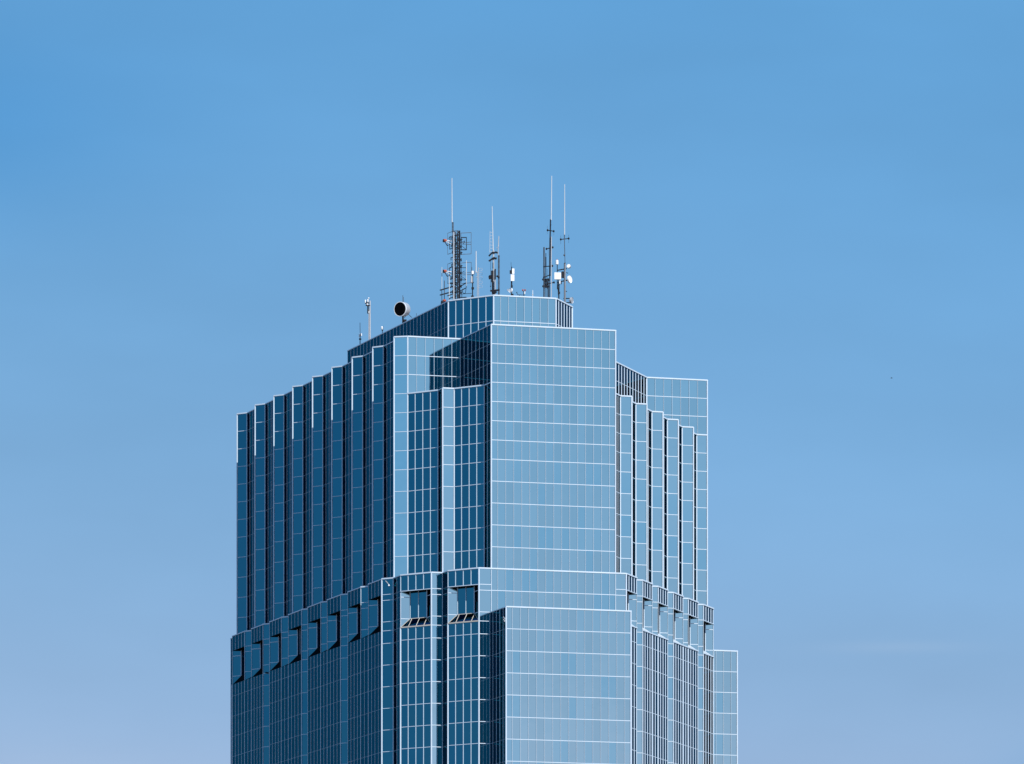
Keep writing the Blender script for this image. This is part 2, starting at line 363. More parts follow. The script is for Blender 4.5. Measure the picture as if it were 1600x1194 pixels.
# ---- lobby band and shaft below it
RD_ = 1.3      # depth of the sky-lobby openings
SB, SI = ZB-9.9, ZB-8.2
SBL, SIL, SBR, SIR = SB, SI, ZB-9.5, ZB-8.6
def inter_dir(p, d, depth, nrm):   # length along d that reaches `depth` inward
    return d*(depth/abs(d.dot(nrm)))
def opening(p0, p1, j0, j1, n=4):
    """bay with four panels on top and a chamfered recess below; j0 = direction of left cheek going in, j1 = direction of right cheek coming out"""
    d = (p1-p0).normalized(); nrm = Vector((d.y, -d.x))
    SB, SI = (SBR, SIR) if nrm.x > 0.8 else (SBL, SIL)
    wall(p0, p1, ZB, ZB-3.03, [], n)
    q0 = p0+inter_dir(p0, j0, RD_, nrm); q1 = p1-inter_dir(p1, j1, RD_, nrm)
    t0, t1 = ZB-3.03, SB
    e = MB()
    def cheek(a, b, za, zb_):
        return wall(a, b, ZB-3.03, min(za, zb_), [ZB-4.13, ZB-8.2] , 1, coping=False, name='recessed_window', zbl=(za, zb_), hw=0.12)
    cheek(p0, q0, SB, SI)
    w_ = wall(q0, q1, ZB-3.03, SI, [], max(1, round((q1-q0).length/1.7)), coping=False, name='recessed_window')
    cheek(q1, p1, SI, SB)
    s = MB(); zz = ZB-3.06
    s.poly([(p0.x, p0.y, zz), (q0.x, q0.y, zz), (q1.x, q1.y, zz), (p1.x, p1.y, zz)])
    s.build('soffit', M_SOFFIT_SILL_SHADE, w_)
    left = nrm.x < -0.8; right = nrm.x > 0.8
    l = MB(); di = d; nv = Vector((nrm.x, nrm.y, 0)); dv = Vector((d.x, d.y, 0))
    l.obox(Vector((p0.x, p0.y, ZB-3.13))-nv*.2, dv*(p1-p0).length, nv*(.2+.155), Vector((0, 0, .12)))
    # sloping glazed sill with its ribs; left-side sills coloured black for their shade
    g = MB(); g.quad((p0.x, p0.y, SB), (p1.x, p1.y, SB), (q1.x, q1.y, SI), (q0.x, q0.y, SI)); g.build('sill', M_SILL if right else (M_SOFFIT_SILL_SHADE if left else M_GLASS), w_)
    L = (p1-p0).length
    l.build('lintel', M_ALU, w_) if not left else None
    if left: return
    l = MB()
    l.obox(Vector((p0.x, p0.y, SB-0.11))-nv*.1, dv*L, nv*(.1+.165), Vector((0, 0, .24)))
    inn = [(p0+d*(L*k/n)) for k in range(n+1)]
    for k in range(n+1):
        a = inn[k]
        if k == 0: b = q0
        elif k == n: b = q1
        else:
            b = a-nrm*RD_
            t = (b-q0).dot(d); T = (q1-q0).length
            if t < 0: f = (a-p0).dot(d)/max(1e-6, (q0-p0).dot(d)); b = p0+(q0-p0)*f; 
            elif t > T:
                f = (p1-a).dot(d)/max(1e-6, (p1-q1).dot(d)); b = p1+(q1-p1)*f
        dep = abs((a-b).dot(nrm))/RD_
        zb_ = SB+(SI-SB)*dep
        l.tube((a.x, a.y, SB+0.05), (b.x, b.y, zb_+0.05), 0.07, None, 4)
    l.tube((q0.x, q0.y, SI+.05), (q1.x, q1.y, SI+.05), .09, None, 4)
    l.build('sill_frame', M_ALU if right else M_SILL, w_)

JL1 = V2(-112.3); JR0 = V2(68.3+52); 
BA = go(A, -dF, 748.3); BG = go(A, dF, 978.4)
# front plane, left return panes, right return panes (the middle continues the upper front)
wall(BA, A, ZB, 0, levels_band(ZB, 0), 1, posts=(True, False))
ws = wall(A, G, ZB, ZLOW-8, [ZB-4.1, ZLOW], fr=[.78]+[1]*14+[.78])
wall(G, BG, ZB, 0, levels_band(ZB, 0), 1, posts=(False, True))
B1 = go(BA, -dM, 700.0); B2 = go(B1, -dLD, 691.6)
B3 = meet(B2, dLD, go(B2, -dF, 674.0), dF)
B3 = go(B2, -dF, 674.0); B4 = go(B3, -dM, 626.0); B5 = go(B4, -dLD, 614.8); B6 = go(B5, -dM, 596.7)
opening(B1, BA, dF, dLD)
wall(B1, BA, SB, 0, levels_band(SB, 0), 4, coping=False, posts=(True, False))
wall(B2, B1, ZB, 0, levels_band(ZB, 0), 1)
wall(B3, B2, ZB, 0, levels_band(ZB, 0), 1, posts=(True, False))
opening(B4, B3, dF, dLD)
wall(B4, B3, SB, 0, levels_band(SB, 0), 4, coping=False, posts=(True, False))
wall(B5, B4, ZB, 0, levels_band(ZB, 0), 2)
wall(B6, B5, ZB, 0, levels_band(ZB, 0), 1, posts=(True, False))
# left long side
segs = [(363.2, 382.3), (392.9, 411.0), (421.3, 439.7), (450.6, 471.2), (481.0, 501.2), (511.4, 532.2), (543.6, 563.8), (575.6, 596.7)]
sp = [(go(B6, -dLD, a), go(B6, -dLD, b) if b < 596 else B6) for a, b in segs]
bandpoly = []
def seg_fn(i): pass
def notch(e, s, d_pane, pane_first, full, right=False):
    """small pane set into the long wall between bay end e and next bay start s"""
    dd = (s-e).normalized(); nrm = Vector((dd.y, -dd.x))
    back = -nrm
    SB, SI = (SBR, SIR) if right else (SBL, SIL)
    if pane_first: q = meet(e, d_pane, s, back)
    else: q = meet(s, d_pane, e, back)
    zb_ = 0 if full else SB
    lvv = levels_band(ZB, zb_)
    if full:
        if pane_first: wall(e, q, ZB, 0, lvv, 1); wall(q, s, ZB, 0, lvv, 1)
        else: wall(e, q, ZB, 0, lvv, 1); wall(q, s, ZB, 0, lvv, 1, posts=(True, False))
    else:
        lvv = [ZB-3.03, ZB-4.13, SI]
        wall(e, q, ZB, SB, lvv, 1, zbl=(SB, SI)); wall(q, s, ZB, SB, lvv, 1, zbl=(SI, SB))
        g = MB(); g.poly([(e.x, e.y, SB+.01), (s.x, s.y, SB+.01), (q.x, q.y, SI+.01)]); g.build('notch_sill', M_SILL if right else M_SOFFIT_SILL_SHADE, tower)  # left notch sills take the near-black that stands for shade
        wall(e, s, SB, 0, levels_band(SB, 0), 2, coping=False, posts=(False, False))
        if not right: return q
        m = MB(); nv = Vector((nrm.x, nrm.y, 0)); dv = Vector((dd.x, dd.y, 0))
        m.obox(Vector((e.x, e.y, SB-.11))-nv*.1, dv*(s-e).length, nv*.262, Vector((0, 0, .235)))
        m.tube((e.x, e.y, SB+.06), (q.x, q.y, SI+.06), .08, None, 4); m.tube((s.x, s.y, SB+.06), (q.x, q.y, SI+.06), .08, None, 4)
        m.build('notch_sill_frame', M_ALU, tower)
    return q
for i, (a, b) in enumerate(sp):
    opening(a, b, dM, JL1)
    wall(a, b, SB, 0, levels_band(SB, 0), 4, coping=False, posts=(i == 0, False))
    bandpoly += [a, b]
    if i < 7: q = notch(b, sp[i+1][0], dM, True, i in (1, 3, 5)); bandpoly.append(q)
L0 = sp[0][0]
LX = L0+Vector((0.35, 1.4)) ; LX = go(L0-nLD*0.9, -dLD, 360.6)
LN = L0-nLD*0.9
wall(LN, L0, ZB, 0, levels_band(ZB, 0), 1); wall(LX, LN, ZB, 0, levels_band(ZB, 0), 1)
bandpoly = [LX, LN]+bandpoly+[B5, B4, B3, B2, B1, BA, BG]
# right long side
rsegs = [(978.4, 994.9), (1003.9, 1019.2), (1028.1, 1043.5), (1052.0, 1067.3), (1075.2, 1090.7), (1098.8, 1114.5)]
rs = [(go(BG, dRD, a) if a > 979 else BG, go(BG, dRD, b)) for a, b in rsegs]
for i, (a, b) in enumerate(rs):
    opening(a, b, JR0, dF)
    wall(a, b, SBR, 0, levels_band(SBR-.6, 0), 4, coping=False, posts=(False, False))
    bandpoly += [a, b]
    if i < 5: q = notch(b, rs[i+1][0], dF, False, i in (0, 2, 4), True); bandpoly.append(q)
RE = rs[-1][1]; REB = RE+pF*60; LEB = LX+Vector((6, 26)); MBk = Vector((-8, 1165))
lvb = levels_band(ZB, 0, False)
wall(RE, REB, ZB, 0, lvb, 34); wall(REB, MBk, ZB, 0, lvb, 24); wall(MBk, LEB, ZB, 0, lvb, 24); wall(LEB, LX, ZB, 0, lvb, 14)
bandpoly += [REB, MBk, LEB]
roof(bandpoly, ZB-0.4, 'terrace')
# ---- lower front block
D0 = go(A, -dF, 765.6); CF = go(D0, dLD, 790.8); CD = go(CF, dF, 985.6)
CDb = meet(CD, pF, A, dF)
lw_ = [ZLOW-4.1*k for k in range(1, 36)]
lw_ = [z for z in lw_ if z > 3]
wall(D0, CF, ZLOW, 0, lw_, fr=[.9, 1, 1, 1, .8])
wall(CF, CD, ZLOW, 0, lw_, fr=[.76]+[1]*14+[.78], posts=(True, True), label='broad pale lower front wall')
wall(CD, CDb, ZLOW, 0, lw_, 5)
roof([D0, CF, CD, CDb], ZLOW-0.4, 'terrace')
# ---- far right wing
W1 = go(RE, dF, 1151.8); W2 = W1+pF*10; W3 = RE+pF*10
wall(RE+dF*0.05, W1, ZLOW, 0, lw_, fr=[.32, 1, 1, .85], posts=(False, True))
wall(W1, W2, ZLOW, 0, lw_, 6); wall(W2, W3, ZLOW, 0, lw_, 2)
roof([RE, W1, W2, W3], ZLOW-0.4, 'terrace')

# ------------------------------------------------------------------ ground
g = MB(); R = 30000
g.poly([(R*math.cos(2*math.pi*k/48), R*math.sin(2*math.pi*k/48), 0) for k in range(48)])
go_ = g.build('ground', M_GROUND); go_['kind'] = 'structure'
#MASTS
# ------------------------------------------------------------------ masts and antennas on the penthouse roof
ZR = ZPH-0.5
def RB(x, Y): return Vector(((x-CX)*Y/F_PX, Y, ZR))
class PB_(MB):
    """mesh builder working at one depth: columns/rows give where a piece stands, converted to metres at that depth"""
    def __init__(s, Y): super().__init__(); s.Y = Y
    def p(s, x, y, dy=0): return P(x, y, s.Y+dy) if y is not None else RB(x, s.Y+dy)
    def t(s, x0, y0, x1, y1, r, d0=0, d1=0, n=6, r1=None): s.tube(s.p(x0, y0, d0), s.p(x1, y1, d1), r, r1, n)
    def bx(s, x, y, wx, wy, dep, dy=0, rot=0):
        k = s.Y/F_PX; s.box(s.p(x, y, dy), wx*k, dep, wy*k, rot)
def lattice(b, xc, y0, y1, half, bays, r=.07, rd=.04, rot=.5, taper=1.0, three=False):
    """lattice tower: legs, rings and zigzag bracing; y1 None = down to the roof"""
    c0, c1 = b.p(xc, y1), b.p(xc, y0); k = b.Y/F_PX; n = 3 if three else 4
    def corner(i, f):
        a = rot+2*math.pi*i/n; h = half*k*(1.414 if n == 4 else 1.2)*(1+(taper-1)*f)
        return Vector((c0.x+math.cos(a)*h, c0.y+math.sin(a)*h, c0.z+(c1.z-c0.z)*f))
    for i in range(n): b.tube(corner(i, 0), corner(i, 1), r, None, 6)
    for j in range(bays+1):
        for i in range(n): b.tube(corner(i, j/bays), corner((i+1) % n, j/bays), rd, None, 4)
    for j in range(bays):
        for i in range(n):
            a, c = (i, i+1) if j % 2 else (i+1, i)
            b.tube(corner(a % n, j/bays), corner(c % n, (j+1)/bays), rd, None, 4)
def dish(name, parent, Y, x, y, r, axis, mat=M_WHITE, depth=.45, shroud=0.0, face=None):
    """parabolic dish: bowl, rim and back housing; axis points where it looks"""
    b = PB_(Y); c = b.p(x, y); ax = Vector(axis).normalized()
    prof = [(-depth-r*.45, r*.22), (-depth-r*.2, r*.3), (-depth-r*.12, r*.62), (-depth, r*.95), (0, r), (shroud, r), (shroud+.02, r*.97), (shroud+.02-.05, r*.93)]
    b.lathe(c, ax, prof, 24); o = b.build(name, mat, parent, True)
    if face:
        f = MB(); f.lathe(c+ax*(shroud-.02), ax, [(0, r*.93), (.06, r*.9)], 24); f.build('dish_face', face, o)
    return o
G_MAST = 'antenna masts on the penthouse roof'

# 1 the big lattice tower with loop antennas
Y = 1060.0
t = thing('lattice_mast', 'heavy dark lattice mast with square loop antennas on both sides and two red lights', 'radio mast', RB(713, Y), G_MAST)
b = PB_(Y); lattice(b, 713.3, 361.5, None, 3.9, 19, .10, .055, .35); fr = b.build('lattice_frame', M_MID, t)
b = PB_(Y); b.t(717.8, 360.5, 717.8, None, .15, -.3, -.3); b.t(714.8, 364, 714.8, None, .10, -.9, -.9); b.t(711.5, 366, 711.8, None, .07, .4, .4)
for i in range(13):
    yy = 368+i*7.4; b.t(707.5, yy, 718.5, yy-1.6+(i % 3), .09, -.6, .4)
    if i % 3: b.t(709+(i % 2)*3, yy+1, 716-(i % 2)*2, yy+6, .06, -.7, .2)
b.build('cable_run', M_DARK, t)
b = PB_(Y); b.t(708.8, 363, 708.9, None, .14, -1.1, -1.1, 8); b.build('pole', M_GALV, t)
b = PB_(Y); lattice(b, 707.3, 347.5, 363, 1.0, 5, .05, .03, .2, 1, True); b.build('top_section', M_MID, t)
b = PB_(Y); b.t(706.4, 347.5, 706.1, 278.5, .11, 0, 0, 8, .08); b.build('whip_antenna', M_WHIP, t)
def loop(x0, y0, x1, y1, r, sk=0, mat=M_DARK, dy=0, arms=()):
    q = PB_(Y); pts = [q.p(x0, y0, dy), q.p(x1, y0-sk, dy+1), q.p(x1, y1-sk, dy+1), q.p(x0, y1, dy)]
    q.path(pts+[pts[0]], r, 4)
    for (ax, ay, bx_, by) in arms: q.t(ax, ay, bx_, by, .06, dy, dy, 4)
    q.build('loop_antenna', mat, t)
loop(720.3, 364.3, 736.2, 397.6, .06, .8, M_MID, 0, [(719, 379.8, 736, 378.4), (722, 381.5, 736.1, 382)])
loop(720.6, 371.2, 728.8, 390.4, .10, 0, M_DARK, -.5, [(719, 379.5, 726.5, 376.5), (721, 384, 728.5, 390), (719, 390.3, 724, 390.6), (724, 381, 726.6, 376.5)])
loop(720.4, 411, 736.3, 443, .06, 1.0, M_MID, 0, [(719, 427.6, 736.5, 425.4), (722, 429.8, 736, 429)])
loop(720.6, 418.4, 728.4, 437.5, .085, 0, M_DARK, -.5, [(719, 427.5, 726, 423.5), (721, 432, 728, 437), (719, 418.5, 728, 418.3)])
loop(699.4, 364.6, 706.5, 397.6, .05, 2.6, M_MID, 0, [(699.4, 373, 707, 369)])
loop(702.6, 370.5, 707.5, 389.4, .09, 1.5, M_DARK, -.4, [(702.5, 379, 708, 381), (702.6, 385, 708, 383)])
loop(699.4, 412.8, 706.5, 443.5, .05, 2.6, M_MID, 0, [(699.4, 421, 707, 417)])
loop(702.6, 418.5, 707.5, 436.5, .09, 1.5, M_DARK, -.4, [(702.5, 427, 708, 429), (702.6, 433, 708, 431)])
for (yy) in (375.9, 423.8):
    q = PB_(Y); q.lathe(q.p(694.9, yy, -1), (-.85, -.45, -.25), [(-.40, .10), (-.34, .24), (.0, .28), (.22, .36), (.26, .32)], 14); lampo = q.build('obstruction_light', M_RED, t, True)
    q = PB_(Y); q.t(696, yy, 706.5, yy+1.0, .07, -1, -.5); q.t(696.5, yy+1.2, 705, yy+5.6, .05, -1, -.5); q.build('bracket', M_WHITE, lampo)
    q = PB_(Y); q.t(695.2, yy+2, 699, yy+8.4, .08, -1, -.6); q.t(698.5, yy+8.5, 704, yy+5.4, .05, -.6, -.4); q.t(692.9, yy-1.2, 692.9, yy+2.4, .16, -1.3, -1.3); q.build('brace', M_DARK, lampo)
for i in range(9):
    q = PB_(Y); yy = 372+i*10.3; q.t(704.5+(i % 3), yy, 710, yy-1.5, .08, -.9, -.7); q.t(718, yy+3, 722.5-(i % 2)*1.5, yy+2, .08, -.4, -.2); q.t(720.5, yy+1.0, 720.7, yy+5.5, .11, -.3, -.3); q.t(718.5, yy+4.6, 720.7, yy+4.6, .06, -.3, -.3); q.t(704.8+(i % 3), yy-.2, 704.8+(i % 3), yy+4, .08, -.9, -.9)
    q.build('side_bracket', M_DARK, t)
for i, (x0, y0, x1, y1) in enumerate(((687.3, 453.6, 709, 447.4), (687.3, 461.2, 709, 455.4), (699, 462.5, 710, 458.6), (702, 466.5, 711, 463.2), (718, 448.4, 728.2, 442.2), (718, 455.2, 727.8, 450.2), (702.8, 443.6, 708, 442), (719, 464.9, 729, 464.6))):
    q = PB_(Y); q.t(x0, y0, x1, y1, .12 if i < 2 else .09, -1.0 if i < 4 else -.4, -.4, 6); q.build('cross_arm', M_DARK, t)
q = PB_(Y); q.path([q.p(723, 451.5), q.p(722.5, 456), q.p(724.4, 459.2), q.p(727.2, 457.8), q.p(728.3, 451)], .05); q.t(728.3, 450.5, 728.3, 441, .05); q.t(721.5, 459.5, 737, 458.4, .05); q.t(721.7, 459.5, 721.5, 466, .06); q.build('feeder_cable', M_DARK, t)
for (x, y0, y1, r) in ((690.4, 417.5, 453, .07), (694.3, 438.5, 461, .08), (702, 432, None, .09), (728.7, 407, 450, .08)):
    q = PB_(Y); q.t(x, y0, x, y1, r, -.8, -.8, 6, None); q.build('whip_antenna', M_WHIP if x != 694.3 else M_MID, t)
q = PB_(Y); q.t(690.3, 454, 690.6, None, .06, -.8, -.8); q.t(694.3, 461, 694.3, None, .07, -.8, -.8); q.build('support_post', M_DARK, t)

# 2 orange light on the parapet corner
Y = 1058.5
t = thing('obstruction_light', 'small orange red warning light on the parapet at the foot of the lattice mast', 'warning light', RB(694.4, Y))
b = PB_(Y); b.t(694.4, 470.5, 694.4, None, .12); b.build('post', M_DARK, t)
b = PB_(Y); b.lathe(b.p(694.4, 471.5), (0, 0, 1), [(0, .2), (.08, .32), (.3, .36), (.42, .25), (.46, .1)], 14); b.build('lamp', M_RED, t, True)
b = PB_(Y); b.lathe(b.p(691.8, 473), (-1, -.3, .1), [(-.2, .1), (0, .32), (.3, .36)], 12); b.build('side_lamp', M_DARK, t)

# 3 slim mast with one white box
Y = 1057.0
t = thing('antenna_mast', 'slim dark mast with one small white box and grey canister right of the lattice mast', 'radio mast', RB(738.3, Y), G_MAST)
b = PB_(Y); b.t(738.6, 425, 738.2, None, .11); b.t(737.3, 417.5, 737.3, 425, .04); b.bx(738.6, 450.6, 4, 3, .5); b.bx(738.2, 463.4, 4.2, 2.2, .6); b.t(737, 440, 740, 442, .12); b.build('pole', M_DARK, t)
b = PB_(Y); b.bx(739.3, 426, 4.6, 4.8, .4, -.2, .1); b.build('panel_antenna', M_WHITE, t)
b = PB_(Y); b.lathe(b.p(736.8, 442.5, -.1), (0, 0, 1), [(0, .1), (.1, .2), (1.25, .2), (1.35, .1)], 12); b.build('canister', M_GALV, t, True)

# 4 white whip with stacked folded dipoles
Y = 1056.0
t = thing('dipole_mast', 'thin pale mast with thick white whip and a column of folded loops on its right', 'radio mast', RB(746, Y), G_MAST)
b = PB_(Y); b.t(745.9, 424, 745.7, None, .07); b.t(747.7, 418, 748, None, .07); b.t(745, 449.6, 748.6, 449.4, .04); b.t(743.5, 425.5, 746.5, 425.5, .09); b.t(743.5, 433, 746.5, 433, .07); b.build('pole', M_GALV, t)
b = PB_(Y); b.t(743.9, 426, 743.9, 392.4, .13, 0, 0, 8, .10); b.build('whip_antenna', M_WHIP, t)
for i in range(5):
    q = PB_(Y); yy = 420+i*6.6; q.path([q.p(748, yy), q.p(752.6, yy-1.2), q.p(753.8, yy+.8), q.p(753.2, yy+3), q.p(750, yy+3.2), q.p(748, yy+1.8)], .03, 4); q.build('folded_dipole', M_GALV, t)

# 5 central mast
Y = 1053.5
t = thing('central_mast', 'crowded dark mast at the roof corner with white whip, ladder loops and slim side lattice', 'radio mast', RB(771, Y), G_MAST)
b = PB_(Y); b.t(771.0, 391, 771.2, 440, .17, 0, 0, 8); b.t(770.6, 440, 770.8, None, .10); b.t(773.6, 435, 773.6, None, .12); b.build('pole', M_GALV, t)
b = PB_(Y); b.t(770.6, 394, 768.9, 322.5, .12, 0, 0, 8, .07); b.build('whip_antenna', M_WHIP, t)
b = PB_(Y); b.t(765.6, 361.5, 765.2, 395, .04)
for i in range(7): b.t(765.5, 363+i*5, 770, 363.6+i*5, .035, 0, 0, 4)
b.build('ladder_antenna', M_WHIP, t)
for (pts) in (((764, 400, 768.8, 395.2), (768.8, 394.8, 774, 395), (774, 393.8, 777.4, 395.4)), ((764, 408, 769, 404.6), (768.5, 404, 776, 403.6), (771, 402.4, 775.6, 404.8)), ((764.5, 436, 767.5, 432), (764.6, 430.5, 766.5, 434.5), (776, 431, 780, 434)), ((766, 454.6, 780.5, 453.2), (768.5, 456, 776, 456.8))):
    q = PB_(Y)
    for (x0, y0, x1, y1) in pts: q.t(x0, y0, x1, y1, .17, -.3, -.1, 6)
    q.build('cross_arm', M_DARK, t)
b = PB_(Y); b.lathe(b.p(769.2, 441.5, -.4), (0, 0, 1), [(0, .1), (.1, .24), (2.2, .24), (2.3, .1)], 12); b.bx(773.8, 428, 2.2, 15, .3, -.2); b.bx(770.2, 415, 1.4, 9, .2, -.3); b.lathe(b.p(765.6, 433, 0), (1, 0, .05), [(-.3, .1), (-.1, .36), (.25, .36), (.4, .1)], 12); b.build('equipment_canister', M_DARK, t)
b = PB_(Y); b.t(771.6, 440, 771.6, None, .09, -.3, -.3); b.t(769.2, 441, 769.9, None, .12, -.4, -.4); b.bx(771.8, 457.5, 4, 6, .5); b.build('lower_brace', M_DARK, t)
b = PB_(Y); lattice(b, 779.3, 399, None, 1.0, 17, .05, .03, .3, 1, True); b.build('side_lattice', M_MID, t)
b = PB_(Y); b.t(778.6, 386, 779.4, 369, .11, 0, 0, 8, .07); b.t(778.6, 386, 778.2, 400, .08); b.t(775.5, 388, 779, 386.5, .05); b.build('side_whip', M_GALV, t)
b = PB_(Y); b.t(766.6, 405, 766.6, 455, .03); b.lathe(b.p(766.6, 447.4), (0, 0, 1), [(-.1, .05), (0, .14), (.1, .05)], 8); b.build('wire', M_DARK, t)

# 6 mast with two white panels
Y = 1054.5
t = thing('panel_antenna_mast', 'short dark post carrying two stacked white panel antennas above the pale front parapet', 'radio mast', RB(799.6, Y), G_MAST)
b = PB_(Y); b.t(799.4, 417, 799.4, None, .10); b.t(798.4, 410, 798.9, 417, .03); b.t(798.7, 424, 802, 424, .1); b.bx(799.6, 447.6, 3.2, 3, .4); b.bx(800.2, 460.4, 4.4, 1.8, .5); b.t(799.4, 448, 799.4, 439, .14); b.build('pole', M_DARK, t)
b = PB_(Y); b.bx(801.8, 424, 3.6, 8.2, .3, -.3, .15); b.build('panel_antenna', M_WHITE, t)
b = PB_(Y); b.bx(800.8, 434.2, 5.6, 10, .3, -.3, .1); b.build('panel_antenna', M_WHITE, t)
b = PB_(Y); b.bx(797.6, 425.2, 2.4, 5, .4, 0); b.build('equipment_box', M_DARK, t)
d_ = dish('dish', t, Y-.4, 797.2, 453.6, .46, (-.75, -.6, .1), M_WHITE, .25)
b = PB_(Y); b.t(795.5, 453.6, 792.6, 453.2, .06, -.6, -.9); b.t(793.2, 451.6, 793, 455, .07, -.9, -.9); b.build('feed_horn', M_GALV, d_)

# 7 small roof furniture on the front edge
t = thing('bent_pipe', 'small dark bent pipe lying low on the parapet between dish post and warning light', 'pipe', RB(809, Y))
b = PB_(Y); b.path([b.p(807.6, 457.4), b.p(808.7, 460.6), b.p(818, 461.2)], .05); b.lathe(b.p(807.5, 457.2), (0, 0, 1), [(-.1, .05), (0, .12), (.1, .05)], 8); b.t(812, 461, 812, None, .05); b.build('pipe_run', M_DARK, t)
t = thing('warning_light', 'short post with two red lamps in a fork on the front parapet', 'warning light', RB(818.6, Y))
b = PB_(Y); b.t(818.6, 456, 818.6, None, .08); b.t(818.6, 456.5, 817, 454.4, .06); b.t(818.6, 456.5, 820.4, 454.4, .06); b.build('fork_post', M_DARK, t)
for x in (817, 820.4):
    b = PB_(Y); b.lathe(b.p(x, 455), (0, 0, 1), [(0, .08), (.06, .13), (.28, .15), (.36, .08)], 10); b.build('lamp', M_RED, t, True)
b = PB_(Y); b.bx(820, 457.6, 1.4, 4, .15, -.2); b.build('control_box', M_WHITE, t)
t = thing('lightning_rod', 'short pale lightning rod alone on the front parapet', 'lightning rod', RB(832.4, Y))
b = PB_(Y); b.t(832.4, 453.5, 832.4, None, .05, 0, 0, 6, .08); b.build('rod', M_WHITE, t)
b = PB_(Y); b.t(831.2, 460.5, 833.6, 460.5, .09); b.build('rod_base', M_GALV, t)

# 8 dark twin mast with tall whip
Y = 1057.0
t = thing('tall_whip_mast', 'dark clustered mast with cross arms and the tallest white whip', 'radio mast', RB(859, Y), G_MAST)
b = PB_(Y); b.t(860.2, 343, 859.6, 372, .13); b.t(859.6, 372, 859.0, 430, .15); b.t(858.8, 430, 858.4, None, .09); b.t(856.4, 435, 856.4, None, .13); b.t(859.4, 352, 861, 352.6, .2); b.bx(859.2, 414, 2.2, 5, .4); b.build('pole', M_DARK, t)
b = PB_(Y); b.t(861.5, 370, 861.3, None, .09, -.3, -.3, 8); b.build('conduit', M_GALV, t)
b = PB_(Y); b.t(861.3, 344, 862.0, 275, .11, 0, 0, 8, .08); b.build('whip_antenna', M_WHIP, t)
for (x0, y0, x1, y1) in ((855.6, 359.8, 865.2, 361.4), (853.9, 389, 863.6, 386.6), (850, 416.8, 863, 415.6), (849.8, 433.5, 859, 429.8), (856, 443.6, 865.6, 441.4), (848.4, 436.8, 858, 437.2), (848.6, 447.4, 857, 447.8)):
    q = PB_(Y); q.t(x0, y0, x1, y1, .09, -.1, .3)
    for x, y in ((x0, y0), (x1, y1)): q.lathe(q.p(x, y), (0, 0, 1), [(-.22, .05), (-.1, .17), (.1, .17), (.22, .05)], 8)
    q.build('cross_arm', M_DARK, t)
b = PB_(Y); b.t(855.2, 353, 855.2, 366, .02); b.t(865.4, 361, 865.4, 368, .02); b.t(856.6, 387, 856.6, 400, .02); b.build('dipole_rod', M_MID, t)
t = thing('slim_mast_pair', 'two short dark lattice poles left of the tallest whip mast', 'radio mast', RB(851, Y), G_MAST)
b = PB_(Y); b.t(850.1, 386.4, 850.1, 434, .07); lattice(b, 850, 386.4, None, .75, 16, .05, .03, .4, 1, True); b.build('lattice_pole', M_MID, t)
b = PB_(Y); b.t(853, 395.5, 852.8, 402, .07); b.t(852.8, 402, 852.8, 416, .12); b.t(852.8, 416, 853.2, None, .08); lattice(b, 853, 436, 449, 1.2, 4, .05, .04, .2); b.bx(853.4, 448.2, 4, 2.6, .4); b.build('pole', M_DARK, t)
b = PB_(Y); b.t(851.2, 427, 850.6, 460, .03); b.t(855, 420, 855, 452, .03); b.build('cable', M_DARK, t)

# 9 white box mast
Y = 1058.5
t = thing('white_box_mast', 'thin dark pole with a large square white panel and a small white cap', 'radio mast', RB(871.4, Y), G_MAST)
b = PB_(Y); b.t(870.7, 413, 870.8, 452, .08); b.t(873.4, 437, 873.0, None, .13); b.t(870.8, 440, 872.6, 462, .07); b.bx(873.2, 445, 2.4, 3.4, .4); b.bx(873.4, 457.6, 3.6, 3, .4); b.t(870.6, 440, 874, 444, .06); b.build('pole', M_DARK, t)
b = PB_(Y); b.bx(871.3, 431.4, 10.4, 10.6, .35, -.5, .1); b.build('panel_antenna', M_WHITE, t)
b = PB_(Y); b.lathe(b.p(870.3, 413.6), (0, 0, 1), [(0, .15), (.05, .29), (.78, .29), (.88, .16)], 14); cp = b.build('radome', M_WHITE, t, True)
b = PB_(Y); b.lathe(b.p(870.5, 406.5), (0, 0, 1), [(0, .1), (.05, .1), (.16, .06)], 8); b.build('red_lamp', M_RED, cp)
b = PB_(Y); b.bx(874.8, 441, 1.8, 5, .3, -.3); b.build('equipment_box', M_WHITE, t)

